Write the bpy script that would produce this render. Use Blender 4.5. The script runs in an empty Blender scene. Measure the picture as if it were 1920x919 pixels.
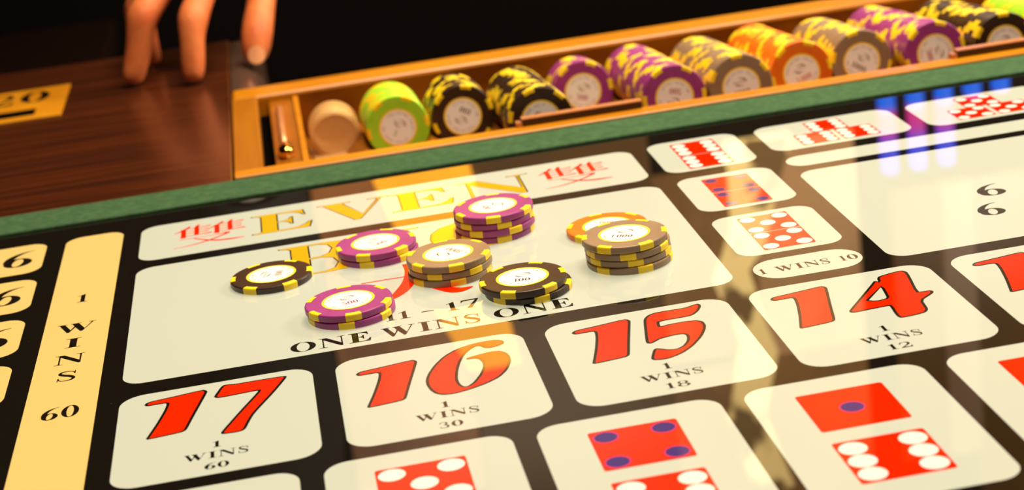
import bpy, bmesh, math, random
from mathutils import Matrix, Vector
from mathutils.geometry import tessellate_polygon

SC = bpy.context.scene
COL = SC.collection
PI = math.pi
MM = 0.001          # all layout numbers below are millimetres on the table top

# ------------------------------------------------------------------ camera
cam_data = bpy.data.cameras.new('camera')
cam = bpy.data.objects.new('camera', cam_data)
COL.objects.link(cam)
cam_data.sensor_width = 36.0
cam_data.lens = 3479.26 / 1920 * 36.0
cam_data.clip_start = 0.02
cam_data.clip_end = 60
cam.matrix_world = Matrix((
    (0.9812438, 0.1618592, -0.104701, -0.084433),
    (-0.1501535, 0.3011372, -0.9416848, -0.632913),
    (-0.120891, 0.9397436, 0.3197927, 0.290018),
    (0, 0, 0, 1)))
cam_data.dof.use_dof = True
cam_data.dof.focus_distance = 0.82
cam_data.dof.aperture_fstop = 11.0
SC.camera = cam

# ------------------------------------------------------------------ world, lights, exposure
world = bpy.data.worlds.new('world')
SC.world = world
world.use_nodes = True
wb = world.node_tree.nodes['Background']
wb.inputs['Color'].default_value = (1.0, 0.62, 0.34, 1)
wb.inputs['Strength'].default_value = 0.05


def area(name, loc, target, size, power, color, size_y=None):
    d = bpy.data.lights.new(name, 'AREA')
    d.energy = power
    d.color = color
    d.size = size
    if size_y:
        d.shape = 'RECTANGLE'
        d.size_y = size_y
    o = bpy.data.objects.new(name, d)
    COL.objects.link(o)
    o.location = loc
    v = Vector(target) - Vector(loc)
    o.rotation_euler = v.to_track_quat('-Z', 'Y').to_euler()
    return o


area('table_lamp_light', (0.25, 0.25, 1.35), (0.1, 0.3, 0), 0.7, 26.0, (1.0, 0.88, 0.70))
area('side_lamp_light', (1.25, 0.75, 0.85), (0.0, 0.3, 0.0), 0.36, 24.0, (1.0, 0.87, 0.68))
area('tray_lamp_light', (0.35, 0.75, 1.2), (0.2, 0.52, 0.0), 0.4, 10.0, (1.0, 0.80, 0.46))

SC.view_settings.view_transform = 'Standard'
SC.view_settings.look = 'None'
SC.view_settings.gamma = 1.0
SC.view_settings.exposure = 0.0
SC.view_settings.use_curve_mapping = False
try:
    SC.cycles.use_denoising = True
    SC.cycles.max_bounces = 8
except Exception:
    pass


# ------------------------------------------------------------------ materials
def srgb(r, g, b):
    def f(c):
        c /= 255.0
        return c / 12.92 if c <= 0.04045 else ((c + 0.055) / 1.055) ** 2.4
    return (f(r), f(g), f(b), 1.0)


def mat(name, color, rough=0.5, metallic=0.0, spec=0.5, emit=None, strength=0.0, coat=0.0,
        noise=None, bump=None, trans=0.0, sss=0.0, alpha=1.0):
    """noise = (scale xyz, second colour, contrast low, contrast high)"""
    m = bpy.data.materials.new(name)
    m.use_nodes = True
    nt = m.node_tree
    b = nt.nodes['Principled BSDF']
    b.inputs['Base Color'].default_value = color
    b.inputs['Roughness'].default_value = rough
    b.inputs['Metallic'].default_value = metallic
    b.inputs['Specular IOR Level'].default_value = spec
    if coat:
        b.inputs['Coat Weight'].default_value = coat
        b.inputs['Coat Roughness'].default_value = 0.12
    if emit is not None:
        b.inputs['Emission Color'].default_value = emit
        b.inputs['Emission Strength'].default_value = strength
    if trans:
        b.inputs['Transmission Weight'].default_value = trans
    if sss:
        b.inputs['Subsurface Weight'].default_value = sss
        b.inputs['Subsurface Radius'].default_value = (0.006, 0.0025, 0.001)
        b.inputs['Subsurface Scale'].default_value = 1.0
    b.inputs['Alpha'].default_value = alpha
    if noise or bump:
        tc = nt.nodes.new('ShaderNodeTexCoord')
    if noise:
        sc, c2, lo, hi = noise
        mp = nt.nodes.new('ShaderNodeMapping')
        mp.inputs['Scale'].default_value = sc
        nt.links.new(tc.outputs['Object'], mp.inputs['Vector'])
        n = nt.nodes.new('ShaderNodeTexNoise')
        n.inputs['Scale'].default_value = 1.0
        n.inputs['Detail'].default_value = 6.0
        nt.links.new(mp.outputs['Vector'], n.inputs['Vector'])
        mr = nt.nodes.new('ShaderNodeMapRange')
        mr.inputs['From Min'].default_value = lo
        mr.inputs['From Max'].default_value = hi
        nt.links.new(n.outputs['Fac'], mr.inputs['Value'])
        mx = nt.nodes.new('ShaderNodeMix')
        mx.data_type = 'RGBA'
        mx.inputs['A'].default_value = color
        mx.inputs['B'].default_value = c2
        nt.links.new(mr.outputs['Result'], mx.inputs['Factor'])
        if emit is not None and strength > 0:
            mx.inputs['A'].default_value = emit
            nt.links.new(mx.outputs['Result'], b.inputs['Emission Color'])
        else:
            nt.links.new(mx.outputs['Result'], b.inputs['Base Color'])
    if bump:
        sc, dist = bump
        mp = nt.nodes.new('ShaderNodeMapping')
        mp.inputs['Scale'].default_value = sc
        nt.links.new(tc.outputs['Object'], mp.inputs['Vector'])
        n = nt.nodes.new('ShaderNodeTexNoise')
        n.inputs['Scale'].default_value = 1.0
        n.inputs['Detail'].default_value = 4.0
        nt.links.new(mp.outputs['Vector'], n.inputs['Vector'])
        bp = nt.nodes.new('ShaderNodeBump')
        bp.inputs['Distance'].default_value = dist
        bp.inputs['Strength'].default_value = 1.0
        nt.links.new(n.outputs['Fac'], bp.inputs['Height'])
        nt.links.new(bp.outputs['Normal'], b.inputs['Normal'])
    return m


def lit(name, rgb, strength, base=0.3, rough=0.012):
    """backlit print under the polished glass: the light box below gives the emission"""
    c = srgb(*rgb)
    return mat(name, (c[0] * base, c[1] * base, c[2] * base, 1), rough, emit=c, strength=strength)


M = {}
M['glass_black'] = mat('black_glass', (0.008, 0.006, 0.004, 1), 0.012,
                       noise=((900, 900, 900), (0.10, 0.08, 0.055, 1), 0.70, 0.80))
M['panel_white'] = mat('backlit_white', (0.24, 0.24, 0.22, 1), 0.012, emit=(0.447, 0.430, 0.275, 1), strength=1.0)
M['panel_amber'] = lit('backlit_amber', (255, 208, 116), 0.74, 0.25)
M['print_red'] = lit('backlit_red', (255, 38, 0), 0.85)
M['print_yellow'] = lit('backlit_yellow', (255, 190, 0), 0.74, 0.2)
M['print_violet'] = lit('backlit_violet', (62, 38, 110), 0.8)
M['print_pink'] = lit('backlit_pink', (230, 40, 110), 0.8)
M['print_pip'] = lit('backlit_pip', (255, 236, 212), 0.85)
M['print_black'] = mat('print_black', (0.010, 0.007, 0.004, 1), 0.012)
M['felt'] = mat('green_felt', srgb(54, 84, 54), 0.95, spec=0.15,
                noise=((260, 260, 260), srgb(72, 100, 66), 0.40, 0.75), bump=((1500, 1500, 1500), 0.0004))
M['wood'] = mat('dark_walnut', srgb(78, 33, 10), 0.28, spec=0.5, coat=0.2,
                noise=((7, 160, 60), srgb(50, 20, 7), 0.40, 0.66))
M['wood_dark'] = mat('dark_wood', srgb(30, 12, 4), 0.5, spec=0.2,
                     noise=((7, 120, 60), srgb(20, 8, 3), 0.35, 0.7))
M['amber_wood'] = mat('honey_lacquer', srgb(200, 126, 5), 0.34, spec=0.5, coat=0.15,
                      noise=((8, 140, 90), srgb(180, 106, 4), 0.40, 0.70))
M['tray_inner'] = mat('amber_tray', srgb(152, 86, 5), 0.30, spec=0.5,
                      noise=((18, 9, 30), srgb(112, 58, 2), 0.38, 0.66))
M['dark_bar'] = mat('dark_bronze', srgb(62, 28, 8), 0.4)
M['copper'] = mat('copper_edge', srgb(214, 142, 92), 0.3, metallic=0.3)
M['gold'] = mat('polished_gold', srgb(255, 200, 90), 0.15, metallic=1.0)
M['amber_rail'] = mat('satin_rail', srgb(164, 100, 8), 0.34, noise=((120, 8, 90), srgb(150, 86, 6), 0.40, 0.70))
M['brass'] = mat('brushed_brass', srgb(226, 150, 20), 0.42, metallic=0.25,
                 noise=((40, 40, 40), srgb(206, 126, 10), 0.35, 0.7))
M['black'] = mat('black_void', (0.003, 0.002, 0.0015, 1), 0.9, spec=0.0)
M['edge_trim'] = mat('smoked_trim', srgb(84, 60, 48), 0.12, spec=0.6)
M['acrylic'] = mat('frosted_acrylic', srgb(250, 202, 130), 0.4, alpha=0.58)
M['acrylic_rim'] = mat('acrylic_rim', srgb(236, 186, 116), 0.35, alpha=0.6)
M['skin'] = mat('skin', srgb(234, 130, 70), 0.5, spec=0.35, sss=0.12,
                noise=((60, 60, 60), srgb(210, 100, 50), 0.35, 0.7), bump=((700, 700, 700), 0.0005))
M['nail'] = mat('nail', srgb(236, 160, 112), 0.3)
M['sleeve'] = mat('black_cloth', (0.008, 0.007, 0.007, 1), 0.9, bump=((900, 900, 900), 0.0004))
M['cuff'] = mat('white_cuff', (0.5, 0.45, 0.4, 1), 0.85)
M['carpet'] = mat('dark_carpet', (0.010, 0.004, 0.002, 1), 0.95,
                  noise=((3, 3, 3), (0.018, 0.006, 0.003, 1), 0.4, 0.7))
M['dark_wall'] = mat('dark_wall', (0.0030, 0.0012, 0.0006, 1), 0.8, spec=0.1)
M['ceiling'] = mat('dark_ceiling', (0.02, 0.012, 0.008, 1), 0.9)

CHIP = {
    'purple': mat('purple_clay', srgb(160, 58, 130), 0.36, noise=((90, 90, 90), srgb(148, 50, 122), 0.4, 0.7)),
    'grey': mat('grey_brown_clay', srgb(150, 122, 94), 0.38, noise=((90, 90, 90), srgb(140, 112, 86), 0.4, 0.7)),
    'black': mat('black_clay', srgb(58, 37, 24), 0.36, noise=((90, 90, 90), srgb(48, 30, 19), 0.4, 0.7)),
    'orange': mat('orange_clay', srgb(234, 116, 18), 0.40, noise=((90, 90, 90), srgb(224, 104, 12), 0.4, 0.7)),
    'lime': mat('lime_clay', srgb(172, 224, 44), 0.40, noise=((90, 90, 90), srgb(160, 212, 36), 0.4, 0.7)),
}
M['spot'] = mat('yellow_clay', srgb(255, 214, 26), 0.40)
M['ring'] = mat('yellow_ring', srgb(255, 214, 60), 0.35)
M['inlay'] = mat('white_inlay', srgb(255, 249, 238), 0.30)
M['ink_brown'] = mat('brown_ink', srgb(108, 66, 40), 0.4)
M['ink_faint'] = mat('faint_ink', srgb(164, 130, 104), 0.4)
M['ink'] = {'purple': mat('magenta_ink', srgb(170, 30, 90), 0.4), 'grey': mat('dark_brown_ink', srgb(84, 44, 16), 0.4),
            'black': mat('black_ink', srgb(66, 34, 20), 0.4), 'orange': mat('orange_ink', srgb(210, 80, 40), 0.4),
            'lime': mat('green_ink', srgb(140, 180, 40), 0.4)}


# ------------------------------------------------------------------ mesh helpers (mm in, metres out)
def link(name, me, parent=None):
    o = bpy.data.objects.new(name, me)
    COL.objects.link(o)
    if parent is not None:
        o.parent = parent
    return o


def empty(name, loc=(0, 0, 0)):
    o = link(name, None)
    o.empty_display_size = 0.02
    o.location = [c * MM for c in loc]
    return o


def tag(o, label=None, cat=None, group=None, kind=None):
    for k, v in (('label', label), ('category', cat), ('group', group), ('kind', kind)):
        if v:
            o[k] = v
    return o


def mesh(name, verts, faces, mats, parent=None, idx=None, smooth=False):
    me = bpy.data.meshes.new(name)
    me.from_pydata([(x * MM, y * MM, z * MM) for x, y, z in verts], [], faces)
    for m in (mats if isinstance(mats, (list, tuple)) else [mats]):
        me.materials.append(m)
    if idx:
        me.polygons.foreach_set('material_index', idx)
    if smooth:
        me.polygons.foreach_set('use_smooth', [True] * len(me.polygons))
    me.update()
    return link(name, me, parent)


class B:
    """collects geometry of ONE part"""
    def __init__(s):
        s.v, s.f, s.i = [], [], []

    def add(s, v, f, mi=0):
        o = len(s.v)
        s.v += v
        s.f += [tuple(k + o for k in q) for q in f]
        s.i += [mi] * len(f)
        return s

    def box(s, x0, x1, y0, y1, z0, z1, mi=0, bev=0.0):
        if bev > 0:
            bm = bmesh.new()
            bmesh.ops.create_cube(bm, size=1)
            for w in bm.verts:
                w.co = Vector(((x0 + x1) / 2 + w.co.x * (x1 - x0), (y0 + y1) / 2 + w.co.y * (y1 - y0),
                               (z0 + z1) / 2 + w.co.z * (z1 - z0)))
            bmesh.ops.bevel(bm, geom=bm.edges[:], offset=bev, segments=3, affect='EDGES', profile=0.5)
            bm.verts.index_update()
            v = [tuple(w.co) for w in bm.verts]
            f = [tuple(w.index for w in q.verts) for q in bm.faces]
            bm.free()
            return s.add(v, f, mi)
        v = [(x, y, z) for z in (z0, z1) for y in (y0, y1) for x in (x0, x1)]
        return s.add(v, [(0, 2, 3, 1), (4, 5, 7, 6), (0, 1, 5, 4), (2, 6, 7, 3), (0, 4, 6, 2), (1, 3, 7, 5)], mi)

    def lathe(s, prof, n=32, mi=0, centre=(0, 0, 0), a0=0.0, a1=2 * PI, caps=True):
        cx, cy, cz = centre
        full = abs(a1 - a0 - 2 * PI) < 1e-6
        k = n if full else n + 1
        v = []
        for j in range(k):
            a = a0 + (a1 - a0) * j / n
            v += [(cx + r * math.cos(a), cy + r * math.sin(a), cz + z) for r, z in prof]
        m = len(prof)
        f = []
        for j in range(n):
            j2 = (j + 1) % k
            for q in range(m - 1):
                f.append((j * m + q, j2 * m + q, j2 * m + q + 1, j * m + q + 1))
        if caps and full:
            f.append(tuple(j * m for j in range(k))[::-1])
            f.append(tuple(j * m + m - 1 for j in range(k)))
        return s.add(v, f, mi)

    def flat(s, loops, z, mi=0):
        """filled flat shape: first loop outline, other loops holes"""
        vs = [[Vector((x, y, 0)) for x, y in lp] for lp in loops]
        tris = tessellate_polygon(vs)
        pts = [(x, y, z) for lp in loops for x, y in lp]
        ff = []
        for a, b, c in tris:
            p, q, r = pts[a], pts[b], pts[c]
            ar = (q[0] - p[0]) * (r[1] - p[1]) - (q[1] - p[1]) * (r[0] - p[0])
            if abs(ar) < 1e-9:
                continue
            ff.append((a, b, c) if ar > 0 else (a, c, b))
        return s.add(pts, ff, mi)

    def done(s, name, mats, parent=None, smooth=False):
        return mesh(name, s.v, s.f, mats, parent, s.i, smooth)


def rrect(x0, x1, y0, y1, r, n=8):
    p = []
    for cx, cy, a in ((x1 - r, y0 + r, -PI / 2), (x1 - r, y1 - r, 0), (x0 + r, y1 - r, PI / 2), (x0 + r, y0 + r, PI)):
        p += [(cx + r * math.cos(a + PI / 2 * k / n), cy + r * math.sin(a + PI / 2 * k / n)) for k in range(n + 1)]
    return p


def ell(cx, cy, rx, ry, n=32, a0=0.0):
    return [(cx + rx * math.cos(a0 + 2 * PI * k / n), cy + ry * math.sin(a0 + 2 * PI * k / n)) for k in range(n)]


def area2(p):
    return sum(p[i - 1][0] * p[i][1] - p[i][0] * p[i - 1][1] for i in range(len(p)))


def inset(p, d, ky=1.0):
    """move an outline inwards by d (negative: outwards)"""
    if area2(p) < 0:
        p = p[::-1]
    out = []
    n = len(p)
    for i in range(n):
        a, b, c = Vector(p[i - 1]), Vector(p[i]), Vector(p[(i + 1) % n])
        e1, e2 = (b - a), (c - b)
        if e1.length < 1e-9 or e2.length < 1e-9:
            out.append(tuple(b))
            continue
        e1.normalize()
        e2.normalize()
        n1, n2 = Vector((-e1.y, e1.x)), Vector((-e2.y, e2.x))
        m = n1 + n2
        if m.length < 0.35:
            m = n1
            k = 1.0
        else:
            m.normalize()
            k = min(1.6, 1.0 / max(0.4, m.dot(n1)))
        out.append((b.x + m.x * d * k, b.y + m.y * d * k * ky))
    return out


def spline(pts, n=6, closed=False):
    """Catmull-Rom through the points (any dimension)"""
    out = []
    L = len(pts)
    segs = L if closed else L - 1
    for i in range(segs):
        if closed:
            p0, p1, p2, p3 = pts[i - 1], pts[i], pts[(i + 1) % L], pts[(i + 2) % L]
        else:
            p0, p1, p2, p3 = pts[max(0, i - 1)], pts[i], pts[i + 1], pts[min(L - 1, i + 2)]
        for k in range(n):
            t = k / n
            out.append(tuple(0.5 * (2 * b + (c - a) * t + (2 * a - 5 * b + 4 * c - d) * t * t + (3 * b - a - 3 * c + d) * t ** 3)
                             for a, b, c, d in zip(p0, p1, p2, p3)))
    if not closed:
        out.append(tuple(pts[-1]))
    return out


def ribbon(pts, n=5):
    """stroke (x, y, width) as a list of quads in one outline"""
    s = spline(pts, n)
    L, R = [], []
    for i, (x, y, w) in enumerate(s):
        a, b = s[max(0, i - 1)], s[min(len(s) - 1, i + 1)]
        dx, dy = b[0] - a[0], b[1] - a[1]
        q = math.hypot(dx, dy) or 1
        nx, ny = -dy / q * w / 2, dx / q * w / 2
        L.append((x + nx, y + ny))
        R.append((x - nx, y - ny))
    return L + R[::-1]


# ------------------------------------------------------------------ wide roman lettering, unit box 0..1
def G_(*polys):
    return list(polys)


O_ = lambda rx=0.25: [ell(.5, .5, .5, .5, 40), ell(.5, .5, rx, .465, 40)]
GL = {
    'E': (1.0, [[[(0, 0), (0, .05), (.10, .06), (.15, .10), (.15, .90), (.10, .94), (0, .95), (0, 1), (.87, 1), (.905, .70), (.855, .70),
                  (.80, .82), (.70, .90), (.55, .93), (.44, .93), (.44, .53), (.52, .535), (.60, .58), (.645, .70), (.69, .70),
                  (.69, .30), (.645, .30), (.60, .42), (.52, .475), (.44, .48), (.44, .07), (.60, .07), (.76, .105), (.87, .20),
                  (.94, .33), (1, .33), (.95, 0)]]]),
    'N': (1.2, [[[(0, 0), (0, .04), (.10, .05), (.13, .08), (.13, .93), (.08, .955), (0, .96), (0, 1), (.30, 1), (.83, .30), (.83, .93),
                  (.79, .955), (.70, .96), (.70, 1), (1, 1), (1, .96), (.92, .955), (.885, .93), (.885, 0), (.80, 0), (.185, .80),
                  (.185, .08), (.22, .05), (.30, .04), (.30, 0)]]]),
    'V': (1.15, [[[(0, 1), (0, .96), (.08, .95), (.47, 0), (.56, 0), (.90, .95), (1, .96), (1, 1), (.70, 1), (.70, .96), (.80, .95),
                   (.83, .92), (.60, .27), (.37, .92), (.40, .95), (.47, .96), (.47, 1)]]]),
    'W': (1.55, [[[(0, 1), (0, .96), (.05, .95), (.28, 0), (.34, 0), (.475, .52), (.62, 0), (.68, 0), (.93, .95), (1, .96), (1, 1),
                   (.80, 1), (.80, .96), (.87, .95), (.88, .92), (.725, .28), (.555, .95), (.62, .96), (.62, 1), (.33, 1), (.33, .96),
                   (.385, .93), (.445, .66), (.365, .28), (.20, .95), (.27, .96), (.27, 1)]]]),
    'I': (.55, [[[(0, 0), (0, .04), (.2, .05), (.27, .09), (.27, .91), (.2, .95), (0, .96), (0, 1), (1, 1), (1, .96), (.8, .95), (.73, .91),
                  (.73, .09), (.8, .05), (1, .04), (1, 0)]]]),
    'O': (1.15, [O_()]),
    'S': (.78, [[ribbon([(.86, .70, .05), (.80, .86, .06), (.55, .965, .06), (.25, .92, .12), (.15, .76, .17), (.34, .60, .19), (.66, .45, .20),
                         (.84, .27, .18), (.74, .09, .12), (.42, .03, .06), (.20, .09, .06), (.11, .28, .05)])],
                 [[(.83, .66), (.90, .66), (.90, .99), (.86, .99)]], [[(.05, .01), (.10, .01), (.14, .33), (.07, .33)]]]),
    'B': (1.0, [[[(0, 0), (0, .035), (.1, .05), (.14, .09), (.14, .91), (.1, .95), (0, .965), (0, 1), (.62, 1), (.78, .98), (.90, .90), (.94, .77),
                  (.90, .63), (.80, .55), (.70, .525), (.84, .50), (.96, .41), (1, .27), (.95, .12), (.82, .03), (.62, 0)],
                 [(.38, .95), (.50, .95), (.60, .90), (.645, .77), (.60, .62), (.50, .55), (.38, .545)],
                 [(.38, .495), (.52, .495), (.64, .44), (.69, .27), (.64, .11), (.52, .045), (.38, .045)]]]),
    'G': (1.1, [[[(.88, .70), (.84, .70), (.80, .84), (.68, .94), (.54, .965), (.40, .92), (.31, .78), (.28, .5), (.31, .22), (.40, .08), (.52, .04),
                  (.62, .06), (.66, .12), (.66, .36), (.60, .40), (.54, .41), (.54, .45), (1, .45), (1, .41), (.94, .40), (.90, .36), (.90, .06),
                  (.72, .01), (.52, 0), (.32, .03), (.14, .13), (.03, .30), (0, .5), (.03, .70), (.14, .87), (.32, .97), (.52, 1), (.70, .98),
                  (.82, .93), (.86, .99), (.88, .99)]]]),
    '1': (.5, [[[(.05, 0), (.05, .04), (.25, .05), (.32, .09), (.32, .84), (.05, .76), (.03, .80), (.62, 1), (.72, 1), (.72, .09), (.80, .05), (1, .04), (1, 0)]]]),
    '0': (.85, [O_(.20)]),
    '2': (.8, [[ribbon([(.12, .70, .14), (.20, .90, .10), (.48, .965, .06), (.74, .88, .16), (.78, .68, .20), (.60, .45, .14), (.28, .20, .09), (.08, .06, .08)])],
               [[(.04, 0), (.04, .06), (.20, .17), (.50, .13), (.80, .12), (.88, .32), (.94, .32), (.92, 0)]]]),
    '3': (.8, [[ribbon([(.12, .76, .14), (.24, .93, .08), (.50, .96, .06), (.74, .86, .16), (.72, .66, .17), (.50, .54, .06)])],
               [ribbon([(.42, .53, .05), (.64, .50, .09), (.84, .32, .20), (.78, .12, .16), (.50, .03, .07), (.22, .07, .08), (.12, .24, .14)])]]),
    '6': (.85, [[ell(.53, .29, .47, .29, 32), [(.53 + .17 * math.cos(t) + .05 * math.sin(t), .29 + .24 * math.sin(t)) for t in [2 * PI * k / 32 for k in range(32)]][::-1]],
                [ribbon([(1.0, 1.0, .02), (.74, .95, .06), (.44, .80, .16), (.22, .56, .26), (.13, .32, .22)])]]),
    '7': (.8, [[[(.02, .70), (.0, .70), (.05, 1), (1, 1), (1, .96), (.52, 0), (.24, 0), (.80, .86), (.40, .87), (.14, .85)]]]),
    '8': (.8, [[ell(.5, .74, .40, .26, 28), ell(.5, .76, .20, .21, 28)], [ell(.5, .27, .48, .27, 28), ell(.5, .27, .24, .225, 28)]]),
    '5': (.8, [[[(.14, .50), (.19, 1), (.84, 1), (.84, .86), (.26, .86), (.22, .60)]],
               [ribbon([(.17, .52, .05), (.45, .62, .08), (.80, .46, .20), (.84, .24, .20), (.60, .04, .10), (.28, .05, .08), (.10, .20, .13)])]]),
    '-': (.55, [[[(0, .40), (0, .50), (1, .50), (1, .40)]]]),
    '.': (.22, [[ell(.5, .08, .45, .08, 12)]]),
}


def put(bb, ch, x0, x1, y0, y1, z, mi=0, fit=0.0):
    for q_, loops in enumerate(GL[ch][1]):
        lp = [[(x0 + px * (x1 - x0), y0 + py * (y1 - y0)) for px, py in l] for l in loops]
        if fit:
            lp = [inset(l, fit if k == 0 else -fit, 0.3) for k, l in enumerate(lp)]
        bb.flat(lp, z + 0.006 * q_, mi)


def line(bb, text, x0, x1, y0, y1, z, mi=0, gap=0.14, space=0.55):
    w = []
    for c in text:
        w.append(space if c == ' ' else GL[c][0])
    tot = sum(w) + gap * (len(text) - 1)
    k = (x1 - x0) / tot
    x = x0
    for c, q in zip(text, w):
        if c != ' ':
            put(bb, c, x, x + q * k, y0, y1, z, mi)
        x += (q + gap) * k


exec_rng = random.Random(7)
D1= [(-30.11, 34.13), (-29.34, 35.86), (-27.76, 37.05), (-18.01, 38.41), (-5.84, 40.45), (-4.38, 39.2), (-3.75, 37.55), (-4.17, 35.04), (-9.02, 13.82), (-11.66, 1.56), (-12.33, -0.08), (-14.04, -1.35), (-27.11, -2.87), (-28.18, -1.9), (-27.56, 0.17), (-24.45, 11.6), (-21.62, 24.0), (-20.71, 30.12), (-20.83, 32.24), (-24.0, 32.34), (-27.96, 32.22), (-29.23, 32.7)]
D7= [(-1.19, 30.06), (-0.54, 32.44), (1.83, 40.08), (3.3, 41.86), (5.32, 41.43), (7.51, 40.73), (18.53, 40.82), (28.83, 40.36), (29.71, 39.16), (29.08, 36.97), (23.93, 24.25), (17.12, 9.53), (14.89, 4.15), (13.02, -2.63), (11.72, -8.21), (10.48, -10.02), (8.07, -10.7), (2.23, -10.15), (1.61, -8.59), (2.24, -6.69), (8.99, 9.49), (17.15, 27.8), (17.25, 29.0), (12.83, 28.8), (3.79, 28.11), (0.18, 28.3)]
D6= [(31.97, 35.95), (31.73, 38.17), (29.94, 40.09), (27.07, 41.15), (19.48, 40.85), (11.57, 37.79), (5.28, 31.99), (0.26, 23.71), (-3.21, 15.44), (-4.77, 9.37), (-5.02, 3.76), (-4.08, -2.32), (-2.43, -6.6), (0.45, -9.19), (4.95, -9.93), (11.15, -8.48), (18.7, -5.18), (24.7, -0.8), (28.88, 5.49), (31.42, 13.17), (32.01, 18.91), (31.27, 23.83), (28.85, 27.54), (25.26, 28.41), (19.54, 27.32), (14.91, 25.93), (13.81, 24.62), (14.6, 23.55), (17.19, 23.64), (19.17, 21.91), (20.04, 17.49), (19.57, 12.75), (17.37, 5.95), (13.9, -1.09), (10.96, -4.47), (9.26, -3.88), (8.16, 0.11), (8.1, 5.39), (9.3, 13.57), (11.22, 21.61), (13.82, 28.99), (16.68, 33.82), (19.66, 36.56), (21.16, 36.58), (22.06, 34.9), (23.29, 32.97), (25.78, 32.1), (29.29, 33.03), (31.37, 34.45)]
D5= [(28.14, 42.71), (29.03, 40.74), (28.62, 38.43), (26.73, 34.36), (23.8, 30.86), (21.08, 29.54), (8.16, 29.53), (7.59, 26.62), (7.36, 23.85), (11.14, 24.89), (18.63, 25.09), (23.07, 23.89), (25.21, 21.68), (25.37, 17.0), (23.92, 12.02), (20.69, 5.19), (15.0, -3.04), (9.43, -8.44), (4.21, -11.27), (-0.12, -11.86), (-3.7, -10.62), (-4.16, -8.65), (-3.35, -5.95), (-1.24, 0.17), (0.31, 1.23), (1.99, -0.01), (4.45, -2.07), (7.81, -3.04), (10.89, -1.09), (13.56, 3.09), (14.72, 7.13), (14.88, 9.83), (13.94, 11.41), (10.32, 11.57), (4.41, 10.42), (2.01, 8.62), (-0.01, 7.01), (-1.87, 7.53), (-2.3, 9.3), (-1.39, 14.86), (1.97, 33.24), (3.03, 36.15), (5.21, 39.02), (8.66, 40.6), (15.54, 40.6), (22.04, 40.39), (25.16, 41.86)]
D4= [(-6.63, 5.22), (-4.81, 7.85), (11.91, 30.64), (14.12, 33.96), (15.2, 33.4), (15.65, 32.28), (16.32, 36.02), (17.82, 38.48), (27.03, 40.88), (29.52, 40.63), (30.68, 37.93), (30.08, 32.8), (26.52, 13.48), (28.68, 13.13), (31.52, 12.92), (32.5, 11.68), (32.08, 9.81), (30.0, 7.82), (24.7, 3.61), (23.66, -5.69), (22.99, -7.69), (21.32, -9.76), (17.27, -10.87), (10.63, -11.39), (9.43, -10.23), (9.29, -6.71), (10.4, 2.66), (10.13, 3.62), (2.38, 3.11), (-4.75, 2.53), (-6.5, 3.4)]
D4H= [(4.95, 13.51), (14.3, 25.39), (14.24, 23.8), (12.69, 13.5), (11.72, 12.17), (8.61, 11.55), (6.35, 12.2)]

WORLD_ROOTS = set()


def root(name, loc, label, cat, group=None):
    """Empty at the thing's base; its parts are given in table coordinates"""
    o = empty(name, loc)
    tag(o, label, cat, group)
    WORLD_ROOTS.add(o.name)
    return o


_link = link


def link(name, me, parent=None):
    o = _link(name, me, parent)
    if parent is not None and parent.name in WORLD_ROOTS:
        o.matrix_parent_inverse = Matrix.Translation(parent.location).inverted()
    return o


# ------------------------------------------------------------------ the room
FLOOR = -760
b = B().box(-3600, 3600, -2600, 1800, FLOOR - 40, FLOOR)
tag(b.done('floor', M['carpet']), 'dark carpeted floor of the gaming hall', kind='structure')
b = B().box(-3600, 3600, -2600, 1800, 2300, 2340)
tag(b.done('ceiling', M['ceiling']), 'dark ceiling high above the table', kind='structure')
for nm, q in (('wall_left', (-3640, -3600, -2600, 1800)), ('wall_right', (3600, 3640, -2600, 1800)), ('wall_front', (-3600, 3600, -2640, -2600))):
    tag(B().box(*q, FLOOR, 2300).done(nm, M['dark_wall']), 'dark panelled wall of the gaming hall', kind='structure')
wall = tag(B().box(-3600, 3600, 1700, 1800, FLOOR, 2300).done('wall_back', M['dark_wall']),
           'far wall with panels made to glow for the glass reflections and blue light tubes', kind='structure')


def glow_mat(name, c1, c2, strength, scale=(4, 4, 2.2), lo=0.35, hi=0.68):  # emission stands in for light falling on the wall panels
    return mat(name, (0.05, 0.03, 0.02, 1), 0.3, emit=c1, strength=strength, noise=(scale, c2, lo, hi))


ON = {
    'dim': glow_mat('glow_dim', (0.62, 0.20, 0.045, 1), (0.26, 0.08, 0.016, 1), 1.7, (9, 9, 7)),
    'amber': glow_mat('glow_amber', (1.0, 0.40, 0.015, 1), (0.86, 0.31, 0.01, 1), 5.5),
    'brown': glow_mat('glow_brown', (0.62, 0.24, 0.03, 1), (0.34, 0.13, 0.016, 1), 0.6, (5, 5, 5)),
    'tan': glow_mat('glow_tan', (0.95, 0.47, 0.17, 1), (0.62, 0.29, 0.10, 1), 2.0, (9, 9, 7)),
    'tan_low': glow_mat('glow_tan_low', (0.75, 0.33, 0.08, 1), (0.44, 0.18, 0.04, 1), 1.25, (9, 9, 7)),
    'leaf': glow_mat('gold_leaf_band', (1.0, 0.66, 0.22, 1), (0.16, 0.08, 0.02, 1), 4.4, (15, 15, 10), 0.48, 0.53),  # gold leaf with its lit look put into the emission
    'slat': glow_mat('glow_slat', (0.9, 0.50, 0.25, 1), (0.6, 0.3, 0.15, 1), 1.0),
}


WV = 1700                                   # distance of the far wall from the table origin
WK = (WV + 633) / 4133.0


def wmap(x, z):
    return (-84.4 + (x + 84.4) * WK, -290 + (z + 290) * WK)


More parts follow.
